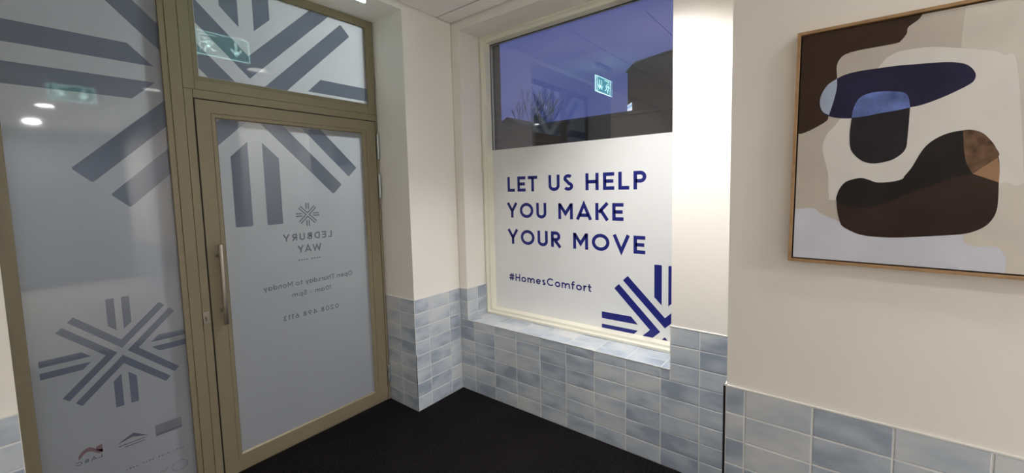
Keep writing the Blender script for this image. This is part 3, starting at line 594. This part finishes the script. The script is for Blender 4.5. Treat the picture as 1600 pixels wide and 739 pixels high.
# ------------------------------------------------------------------ painting on the right wall
ART = {
'brown': [(0.2912, -0.0114), (0.2824, -0.0265), (0.2626, -0.0427), (0.2598, -0.0598), (0.249, -0.0769), (0.239, -0.082), (0.1901, -0.0836), (0.1501, -0.0851), (0.1222, -0.0915), (0.1093, -0.1056), (0.1046, -0.1257), (0.107, -0.1607), (0.1056, -0.2057), (0.0914, -0.2709), (0.0856, -0.289), (0.0529, -0.3104), (0.025, -0.3227), (0.012, -0.3229)] ,
'navy': [(0.107, -0.1607), (0.1289, -0.1514), (0.1609, -0.147), (0.2008, -0.1465), (0.2459, -0.1469), (0.2779, -0.1495), (0.3309, -0.1539), (0.361, -0.1595), (0.3811, -0.1682), (0.3943, -0.1821), (0.4015, -0.199), (0.3997, -0.214), (0.3908, -0.2241), (0.369, -0.2374), (0.3362, -0.2538), (0.3024, -0.2662), (0.2774, -0.2706), (0.2485, -0.2759), (0.2065, -0.2804), (0.1796, -0.2848), (0.1506, -0.2871), (0.1176, -0.2836), (0.0884, -0.2729), (0.0752, -0.2581), (0.0669, -0.2322), (0.0705, -0.2031), (0.0852, -0.1759)] ,
'pale': [(0.107, -0.1607), (0.1074, -0.1897), (0.1018, -0.2267), (0.0914, -0.2709), (0.0752, -0.2581), (0.0669, -0.2322), (0.0705, -0.2031), (0.0852, -0.1759)] ,
'blue': [(0.1476, -0.2862), (0.1493, -0.2642), (0.157, -0.2391), (0.1688, -0.2239), (0.1887, -0.2167), (0.2197, -0.2163), (0.2498, -0.2219), (0.2649, -0.2287), (0.2731, -0.2426), (0.2774, -0.2706), (0.2475, -0.2759), (0.2065, -0.2804), (0.1796, -0.2848)] ,
'black': [(0.1476, -0.2862), (0.1451, -0.3302), (0.1477, -0.3732), (0.156, -0.3951), (0.1772, -0.4188), (0.2024, -0.4285), (0.2293, -0.4252), (0.2522, -0.4159), (0.2729, -0.3916), (0.2764, -0.3526), (0.2774, -0.2706), (0.2475, -0.2759), (0.2065, -0.2804), (0.1796, -0.2848)] ,
'blob': [(0.1218, -0.5405), (0.1235, -0.5185), (0.1332, -0.4944), (0.147, -0.4802), (0.1759, -0.4718), (0.196, -0.4776), (0.2161, -0.4863), (0.2471, -0.4849), (0.27, -0.4777), (0.2759, -0.4676), (0.2896, -0.4434), (0.3051, -0.4042), (0.3188, -0.38), (0.3385, -0.3618), (0.3614, -0.3505), (0.3864, -0.3462), (0.4004, -0.346), (0.4205, -0.3548), (0.4367, -0.3746), (0.449, -0.3984), (0.4554, -0.4263), (0.4587, -0.4543), (0.4592, -0.4913), (0.4607, -0.5333), (0.4601, -0.5613), (0.4553, -0.5844), (0.4436, -0.6065), (0.4258, -0.6217), (0.3999, -0.6331), (0.3391, -0.6428), (0.2662, -0.6517), (0.2162, -0.6523), (0.1831, -0.6478), (0.158, -0.6361), (0.1378, -0.6213), (0.1295, -0.5964), (0.1241, -0.5685)] ,
'ink': [(0.1238, -0.5465), (0.1235, -0.5185), (0.1332, -0.4944), (0.147, -0.4802), (0.1759, -0.4718), (0.196, -0.4776), (0.2161, -0.4863), (0.2471, -0.4849), (0.27, -0.4777), (0.2759, -0.4676), (0.2896, -0.4434), (0.3051, -0.4042), (0.3188, -0.38), (0.3385, -0.3618), (0.3614, -0.3505), (0.3864, -0.3462), (0.3899, -0.3902), (0.3954, -0.4281), (0.4037, -0.452), (0.4109, -0.4659), (0.375, -0.4754), (0.3382, -0.4938), (0.2965, -0.5143), (0.2607, -0.5368), (0.2349, -0.5501), (0.1921, -0.5646), (0.163, -0.562)] ,
'wood': [(0.3864, -0.3462), (0.4004, -0.346), (0.4205, -0.3548), (0.4367, -0.3746), (0.449, -0.3984), (0.4533, -0.4244), (0.4109, -0.4659), (0.4037, -0.452), (0.3954, -0.4281), (0.3899, -0.3902)] ,
'tan': [(0.4109, -0.4659), (0.4533, -0.4244), (0.4587, -0.4543), (0.4592, -0.4903)] ,
'right': [(0.3732, -0.0153), (0.3706, -0.1244), (0.3779, -0.2273), (0.3853, -0.3402), (0.3968, -0.5431), (0.4043, -0.659)] ,
'white': [(0.2048, -0.1415), (0.2294, -0.1141), (0.2583, -0.1058), (0.3114, -0.1081), (0.3686, -0.1234), (0.4298, -0.1436), (0.449, -0.1584), (0.4734, -0.1891), (0.5032, -0.4937), (0.4863, -0.499), (0.4592, -0.4913), (0.2965, -0.5143), (0.1218, -0.5405), (0.1016, -0.5248), (0.0967, -0.4578), (0.0797, -0.379), (0.0891, -0.3309), (0.1176, -0.2906)] ,
'lilac': [(0.0151, -0.5709), (0.0631, -0.5683), (0.0863, -0.587), (0.1266, -0.6065), (0.1828, -0.6268), (0.3987, -0.6161), (0.402, -0.637), (0.4063, -0.658), (0.4284, -0.6657), (0.4623, -0.6633), (0.4765, -0.6781), (0.4848, -0.7), (0.4832, -0.734)] ,
}
def smooth_poly(pts, sub=6, keep=()):
    n = len(pts); out = []
    for i in range(n):
        p0, p1, p2, p3 = [Vector(pts[(i + j) % n]) for j in (-1, 0, 1, 2)]
        def corner(q, a, b):
            return (a - q).normalized().dot((b - q).normalized()) > -0.35
        c1, c2 = corner(p1, p0, p2), corner(p2, p1, p3)
        if c1: p0 = p1 - (p2 - p1) * 0.5
        if c2: p3 = p2 + (p2 - p1) * 0.5
        for k_ in range(sub):
            t = k_ / sub
            q = 0.5 * ((2 * p1) + (-p0 + p2) * t + (2 * p0 - 5 * p1 + 4 * p2 - p3) * t * t + (-p0 + 3 * p1 - 3 * p2 + p3) * t ** 3)
            out.append((q.x, q.y))
    return out
def paint(name, col, n=0.06, scale=9):
    return mat(name, col, 0.6, spec=0.25, noise=n, nscale=scale, bump=0.15, bscale=420)
PM = [paint('paint_taupe', (0.58, 0.52, 0.455)), paint('paint_beige', (0.69, 0.635, 0.565)), paint('paint_off_white', (0.79, 0.75, 0.71), 0.04), paint('paint_lilac_grey', (0.68, 0.69, 0.77), 0.06),
      paint('paint_umber', (0.050, 0.025, 0.016), 0.15), paint('paint_navy', (0.019, 0.017, 0.052), 0.2), paint('paint_powder_blue', (0.44, 0.51, 0.66), 0.12), paint('paint_cobalt', (0.13, 0.185, 0.46), 0.6, 16),
      paint('paint_blue_black', (0.020, 0.017, 0.021), 0.2), paint('paint_chocolate', (0.036, 0.019, 0.0145), 0.3), paint('paint_ink', (0.016, 0.012, 0.0115), 0.35), paint('paint_walnut', (0.17, 0.095, 0.055), 0.6, 30), paint('paint_tan', (0.34, 0.20, 0.11), 0.15)]
PWD, PHT, PDEP, PB = 0.800, 0.748, 0.035, 0.0105
pic = empty('framed_painting', (2.209, YR + P, 2.076)); pic.rotation_euler = (0, math.radians(0.72), 0)
tag(pic, 'large abstract painting in brown, navy and beige with a thin oak frame', 'painting')
bm = bmesh.new()
ring_mesh(bm, [(0, PWD, -PHT, 0, 0.0), (0, PWD, -PHT, 0, -PDEP + .001), (0.001, PWD - .001, -PHT + .001, -.001, -PDEP), (PB - 0.002, PWD - PB + 0.002, -PHT + PB - 0.002, -PB + 0.002, -PDEP), (PB - 0.001, PWD - PB + 0.001, -PHT + PB - 0.001, -PB + 0.001, -PDEP + .001), (PB - 0.001, PWD - PB + 0.001, -PHT + PB - 0.001, -PB + 0.001, 0.0)], 'y')
new('frame', bm, OAK, pic)
bm = bmesh.new(); box(bm, PB - 0.001, PWD - PB + 0.001, -0.012, -0.002, -PHT + PB - 0.001, -PB + 0.001); new('backing_board', bm, BTRIM, pic)
cv0, cv1, cz0, cz1 = PB + 0.0035, PWD - PB - 0.0035, -PHT + PB + 0.0035, -PB - 0.0035
bm = bmesh.new()
box(bm, cv0, cv1, -0.0285, -0.010, cz0, cz1)
def layer(pts, mi, lv, smooth=True):
    q = smooth_poly(pts) if smooth else list(pts)
    q = clip(clip(q, cv0, cv1, 0), cz0, cz1, 1)
    f = bm.faces.new([bm.verts.new((u, -0.0285 - 0.00012 * lv, v)) for u, v in q]); f.material_index = mi
ring_r = ART['right']
layer([(ring_r[0][0], 0.05)] + ring_r + [(0.42, -0.80), (0.9, -0.80), (0.9, 0.05)], 1, 1)
layer(ART['white'], 2, 2)
layer([(-0.05, -0.572)] + ART['lilac'] + [(0.475, -0.79), (-0.05, -0.79)], 3, 3)
layer([(0.62, -0.30), (0.70, -0.26), (0.80, -0.27), (0.80, -0.60), (0.66, -0.56), (0.60, -0.45)], 1, 3)
layer([(-0.02, 0.03), (0.302, 0.03), (0.298, 0.0)] + ART['brown'] + [(-0.02, -0.325)], 4, 4)
layer(ART['navy'], 5, 5); layer(ART['pale'], 6, 6); layer(ART['black'], 8, 7); layer(ART['blue'], 7, 8)
layer(ART['blob'], 9, 5); layer(ART['ink'], 10, 6); layer(ART['wood'], 11, 7); layer(ART['tan'], 12, 8)
bm.faces.ensure_lookup_table()
me_o = new('canvas', bm, PM, pic)

# ------------------------------------------------------------------ exit signs
EGRN = mat('exit_green', (0.02, 0.25, 0.17), 0.3, emis=(0.06, 0.42, 0.30), estr=1.6)
EWHT = mat('exit_white', (0.8, 0.9, 0.88), 0.3, emis=(0.62, 1.0, 0.93), estr=4.5)
EEDGE = mat('exit_lit_edge', (0.8, 0.9, 0.9), 0.3, emis=(0.6, 1.0, 0.95), estr=5.0)
EBODY = mat('exit_sign_housing', (0.55, 0.55, 0.55), 0.4)
def exit_sign(loc, label):
    """blade hung from the ceiling; runs along y, faces +x and -x; loc = middle of the lower edge"""
    root = empty('exit_sign', loc); tag(root, label, 'exit sign', 'ceiling-hung exit signs'); w2 = 0.172; h = 0.160
    bm = bmesh.new(); box(bm, -0.020, 0.020, -0.15, 0.15, H - loc[2] - 0.028, H - loc[2] - 0.001, 0.003); new('housing', bm, EBODY, root)
    for yy in (-0.12, 0.12): bm = bmesh.new(); cyl(bm, (0, yy, h - 0.002), (0, yy, H - loc[2] - 0.02), 0.004, 10); new('bracket', bm, EBODY, root)
    bm = bmesh.new(); box(bm, -0.004, 0.004, -w2 + 0.004, w2 - 0.004, 0.004, h - 0.004, 0.001); pl = new('sign_plate', bm, EGRN, root)
    bm = bmesh.new(); ring_mesh(bm, [(-w2, w2, 0, h, -0.005), (-w2, w2, 0, h, 0.005), (-w2 + .006, w2 - .006, .006, h - .006, 0.005), (-w2 + .006, w2 - .006, .006, h - .006, -0.005)], 'x'); new('lit_edge', bm, EEDGE, root)
    for s in (1, -1):       # s = +1: face towards +x, read with y running left-to-right
        put = lambda u, v: (s * 0.0046, s * u, v)
        bm = bmesh.new()
        # running figure (left half) in a doorway
        def rb(pts, w): ribbon(bm, pts, w, put)
        if s > 0: fo, ao = -0.085, 0.085
        else: fo, ao = 0.085, -0.085
        f = -1 if s > 0 else 1
        rb([(fo + 0.004 * f, 0.092), (fo - 0.012 * f, 0.062)], 0.020)
        rb([(fo - 0.010 * f, 0.066), (fo + 0.016 * f, 0.050), (fo + 0.014 * f, 0.024), (fo + 0.024 * f, 0.024)], 0.010)
        rb([(fo - 0.012 * f, 0.062), (fo - 0.028 * f, 0.042), (fo - 0.046 * f, 0.040)], 0.010)
        rb([(fo + 0.002 * f, 0.096), (fo + 0.026 * f, 0.080), (fo + 0.038 * f, 0.088)], 0.008)
        rb([(fo + 0.002 * f, 0.098), (fo - 0.024 * f, 0.094), (fo - 0.032 * f, 0.076)], 0.008)
        poly(bm, [(fo + 0.014 * f + 0.010 * math.cos(a), 0.113 + 0.010 * math.sin(a)) for a in [i * math.pi / 8 for i in range(16)]], put)
        rb([(fo + 0.044 * f, 0.020), (fo + 0.044 * f, 0.140), (fo - 0.054 * f, 0.140)], 0.006)
        new('running_figure_pictogram', bm, EWHT, pl); bm = bmesh.new()
        rb([(ao, 0.130), (ao, 0.050)], 0.018); rb([(ao - 0.034, 0.078), (ao, 0.038), (ao + 0.034, 0.078)], 0.016)
        new('arrow_pictogram', bm, EWHT, pl)
    return root
exit_sign((0.405, -1.165, 2.560), 'green exit sign hanging from the ceiling in front of the entrance recess')
exit_sign((3.35, -1.63, 2.635), 'green exit sign hanging further into the room, mirrored in the side light')

# ------------------------------------------------------------------ downlights
LIT = mat('downlight_diffuser', (0.9, 0.9, 0.88), 0.4, emis=(1.0, 0.96, 0.90), estr=5.0)
RIM = mat('downlight_rim', (0.8, 0.8, 0.8), 0.35)
def downlight(x, y, power, label, spread=150, r=0.085, col=(1.0, 0.985, 0.975)):
    root = empty('ceiling_downlight', (x, y, H)); tag(root, label, 'ceiling light', 'round downlights in the ceiling')
    bm = bmesh.new(); cyl(bm, (0, 0, -0.004), (0, 0, -0.001), r, 40); new('diffuser', bm, LIT, root)
    bm = bmesh.new(); n = 40
    prof = [(r - 0.001, -0.001), (r - 0.001, -0.008), (r + 0.004, -0.011), (r + 0.014, -0.006), (r + 0.016, -0.0005)]
    L_ = [[bm.verts.new((p[0] * math.cos(2 * math.pi * i / n), p[0] * math.sin(2 * math.pi * i / n), p[1])) for p in prof] for i in range(n)]
    for i in range(n):
        for j in range(len(prof) - 1): f = bm.faces.new((L_[i][j], L_[(i + 1) % n][j], L_[(i + 1) % n][j + 1], L_[i][j + 1])); f.smooth = True
    new('rim', bm, RIM, root)
    ld = bpy.data.lights.new('downlight_lamp', 'AREA'); ld.shape = 'DISK'; ld.size = 2 * r - 0.01; ld.energy = power; ld.color = col; ld.spread = math.radians(spread)
    lo_ = bpy.data.objects.new('downlight_lamp', ld); C.objects.link(lo_); lo_.parent = root; lo_.location = (0, 0, -0.012)
    return root
downlight(3.25, -0.99, 3.5, 'round downlight close above the framed painting', 140)
downlight(1.586, -0.496, 14.2, 'round downlight over the window sill, nearest the window', 109)
downlight(5.20, -1.71, 9, 'round downlight in the row along the painting wall, nearer one', 170)
downlight(6.96, -1.75, 112, 'round downlight at the far end of the room', 170)

downlight(1.60, -3.80, 6, 'added unseen fill light in the rear ceiling, behind the viewer', 170)  # added unseen light, fills the pier and door reveal from the rear

# ------------------------------------------------------------------ outside
FILL_BODY = mat('fill_lamp_steel', (0.05, 0.05, 0.055), 0.5)
FILL_LENS = mat('fill_lamp_lens', (0.9, 0.9, 0.9), 0.4, emis=(0.85, 0.92, 1.0), estr=8.0)
sl = empty('door_fill_lamp', (-1.9, -0.15, -0.03)); tag(sl, 'added unseen fill lamp outside the entrance door, lighting the frosted panes from behind', 'added fill lamp')  # added unseen lamp, brightens the frosted film from outside
bm = bmesh.new(); cyl(bm, (0, 0, 0), (0, 0, 3.0), 0.05, 16); new('pole', bm, FILL_BODY, sl)
bm = bmesh.new(); box(bm, -0.06, 0.5, -0.08, 0.08, 2.96, 3.04, 0.02); new('lamp_head', bm, FILL_BODY, sl)
bm = bmesh.new(); box(bm, 0.12, 0.44, -0.06, 0.06, 2.945, 2.958); new('lens', bm, FILL_LENS, sl)
ld = bpy.data.lights.new('fill_lamp_light', 'AREA'); ld.shape = 'RECTANGLE'; ld.size = 0.3; ld.size_y = 0.1; ld.energy = 80; ld.color = (0.88, 0.93, 1.0)
lo_ = bpy.data.objects.new('fill_lamp_light', ld); C.objects.link(lo_); lo_.parent = sl; lo_.location = (0.28, 0, 2.93); lo_.rotation_euler = Vector((1.25, -0.75, -1.3)).to_track_quat('-Z', 'Y').to_euler()
PAVE = mat('dusk_pavement', (0.05, 0.048, 0.05), 0.9, noise=0.2, nscale=3)
bm = bmesh.new(); box(bm, -60, -0.452, -40, 60, -0.2, -0.03); box(bm, -0.452, 60, 0.424, 60, -0.2, -0.03); new('ground_outside', bm, PAVE, kind='structure')
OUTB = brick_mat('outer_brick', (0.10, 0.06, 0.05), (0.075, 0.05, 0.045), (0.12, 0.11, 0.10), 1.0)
bm = bmesh.new(); box(bm, -0.62, 0.131, 0.331, 0.42, 0, 3.2); box(bm, WX1 - 0.04, 2.6, 0.331, 0.42, 0, 3.2); box(bm, 0.131, WX1 - 0.04, 0.331, 0.42, 0, 0.60); box(bm, 0.131, WX1 - 0.04, 0.331, 0.42, 2.78, 3.2)
new('wall_outer', bm, OUTB, kind='structure')
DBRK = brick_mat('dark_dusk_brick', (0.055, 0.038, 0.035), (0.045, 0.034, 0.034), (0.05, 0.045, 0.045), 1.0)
DROOF = mat('dark_slate', (0.045, 0.04, 0.045), 0.8, noise=0.15, nscale=4)
def prism(bm, prof, y0, y1, mi=0):       # profile in x,z extruded along y
    a = [bm.verts.new((x, y0, z)) for x, z in prof]; b = [bm.verts.new((x, y1, z)) for x, z in prof]
    for f in [bm.faces.new(a), bm.faces.new(b[::-1])]: f.material_index = mi
    n = len(prof)
    for i in range(n): bm.faces.new((a[i], a[(i + 1) % n], b[(i + 1) % n], b[i])).material_index = mi
# long low building opposite, with a parapet coping
bl = empty('low_building', (-2.5, 14, -0.03)); tag(bl, 'long low dark brick building across from the window, below the taller block', 'building')
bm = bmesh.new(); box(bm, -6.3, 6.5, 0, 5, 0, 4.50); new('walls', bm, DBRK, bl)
bm = bmesh.new(); box(bm, -6.4, 6.6, -0.08, 5.08, 4.50, 4.66, 0.02); new('parapet_coping', bm, DROOF, bl)
bt = empty('tall_building', (0.7, 19.2, -0.03)); tag(bt, 'taller dark building block with sloped corner behind the low building', 'building')
ky = (19.2 + 2.25) / 16.25
def tx(x): return 2.3109 + (x - 2.3109) * ky - 0.7
def tz(z): return 1.5941 + (z - 1.5941) * ky
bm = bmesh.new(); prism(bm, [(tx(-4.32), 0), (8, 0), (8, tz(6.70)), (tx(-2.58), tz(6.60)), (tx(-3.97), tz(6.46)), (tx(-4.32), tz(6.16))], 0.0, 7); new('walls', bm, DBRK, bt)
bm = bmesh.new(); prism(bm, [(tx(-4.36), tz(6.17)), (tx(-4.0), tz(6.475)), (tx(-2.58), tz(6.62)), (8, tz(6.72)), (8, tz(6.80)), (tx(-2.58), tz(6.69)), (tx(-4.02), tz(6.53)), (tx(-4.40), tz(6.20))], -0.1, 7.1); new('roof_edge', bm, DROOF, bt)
# lit sign standing above the parapet
LSG = bpy.data.materials.new('lit_sign_face'); LSG.use_nodes = True
t = LSG.node_tree; b = t.nodes['Principled BSDF']; tcn = t.nodes.new('ShaderNodeTexCoord'); wv = t.nodes.new('ShaderNodeTexWave'); wv.bands_direction = 'Z'; wv.inputs['Scale'].default_value = 1.1; wv.inputs['Distortion'].default_value = 1.5
rr = t.nodes.new('ShaderNodeValToRGB'); rr.color_ramp.elements[0].color = (0.25, 0.42, 0.62, 1); rr.color_ramp.elements[1].color = (0.95, 0.95, 0.95, 1)
t.links.new(tcn.outputs['Object'], wv.inputs['Vector']); t.links.new(wv.outputs[0], rr.inputs[0]); t.links.new(rr.outputs[0], b.inputs['Emission Color']); t.links.new(rr.outputs[0], b.inputs['Base Color']); b.inputs['Emission Strength'].default_value = 0.9
ls = empty('lit_sign', (-4.45, 14.6, 4.63)); tag(ls, 'small bright white and blue lit sign above the parapet outside the window', 'sign'); ls.rotation_euler = (0, 0, math.radians(-52))
bm = bmesh.new(); box(bm, -0.32, 0.32, -0.04, -0.02, 0.04, 0.40); new('sign_face', bm, LSG, ls)
bm = bmesh.new(); box(bm, -0.34, 0.34, -0.02, 0.06, 0.02, 0.42, 0.01); box(bm, -0.2, -0.14, 0.0, 0.04, -0.0, 0.05); box(bm, 0.14, 0.2, 0.0, 0.04, -0.0, 0.05); new('cabinet', bm, DROOF, ls)
# far gabled house with chimney
hs = empty('far_house', (-30, 40, -0.03)); tag(hs, 'far house with a gabled roof and chimney at the left of the window', 'house')
bm = bmesh.new(); box(bm, -6.2, 7.5, 0, 8, 0, 9.3); new('walls', bm, DBRK, hs)
bm = bmesh.new(); prism(bm, [(-6.6, 9.2), (-6.0, 10.0), (-3.0, 9.9), (-1.0, 10.9), (1.4, 9.6), (8, 9.45), (8, 9.2)], -0.3, 8.3); new('roof', bm, DROOF, hs)
bm = bmesh.new(); box(bm, 2.3, 3.0, 1, 1.8, 9.2, 10.7); new('chimney', bm, DBRK, hs)
for q in (2.45, 2.85):
    bm = bmesh.new(); cyl(bm, (q, 1.4, 10.7), (q, 1.4, 11.05), 0.12, 10); new('chimney_pot', bm, DBRK, hs)
# bare winter tree
BARK = mat('bare_bark', (0.055, 0.05, 0.06), 0.9, noise=0.2, nscale=6)
rnd = random.Random(5)
tr_ = empty('bare_tree', (-37.6, 52.0, -0.03)); tag(tr_, 'bare leafless tree against the dusk sky at the left of the window', 'tree')
def limb(bm, p, d, l, r, depth):
    e = p + d * l
    z = d.to_track_quat('Z', 'Y').to_matrix()
    n = 5 if depth < 3 else 3
    a = [bm.verts.new(p + z @ Vector((r * math.cos(2 * math.pi * i / n), r * math.sin(2 * math.pi * i / n), 0))) for i in range(n)]
    b_ = [bm.verts.new(e + z @ Vector((r * .65 * math.cos(2 * math.pi * i / n), r * .65 * math.sin(2 * math.pi * i / n), 0))) for i in range(n)]
    for i in range(n): bm.faces.new((a[i], a[(i + 1) % n], b_[(i + 1) % n], b_[i]))
    if depth >= 6: return
    for i in range(3):
        ax = Vector((rnd.uniform(-1, 1), rnd.uniform(-1, 1), rnd.uniform(-.2, .9)))
        nd = (d * 1.15 + ax * 0.62 + Vector((0, 0, 0.12))).normalized()
        limb(bm, p + d * l * rnd.uniform(.72, 1), nd, l * rnd.uniform(.62, .82), r * .6, depth + 1)
bm = bmesh.new(); limb(bm, Vector((0, 0, 0)), Vector((0, 0, 1)), 5.6, .26, 0); new('branches', bm, BARK, tr_)
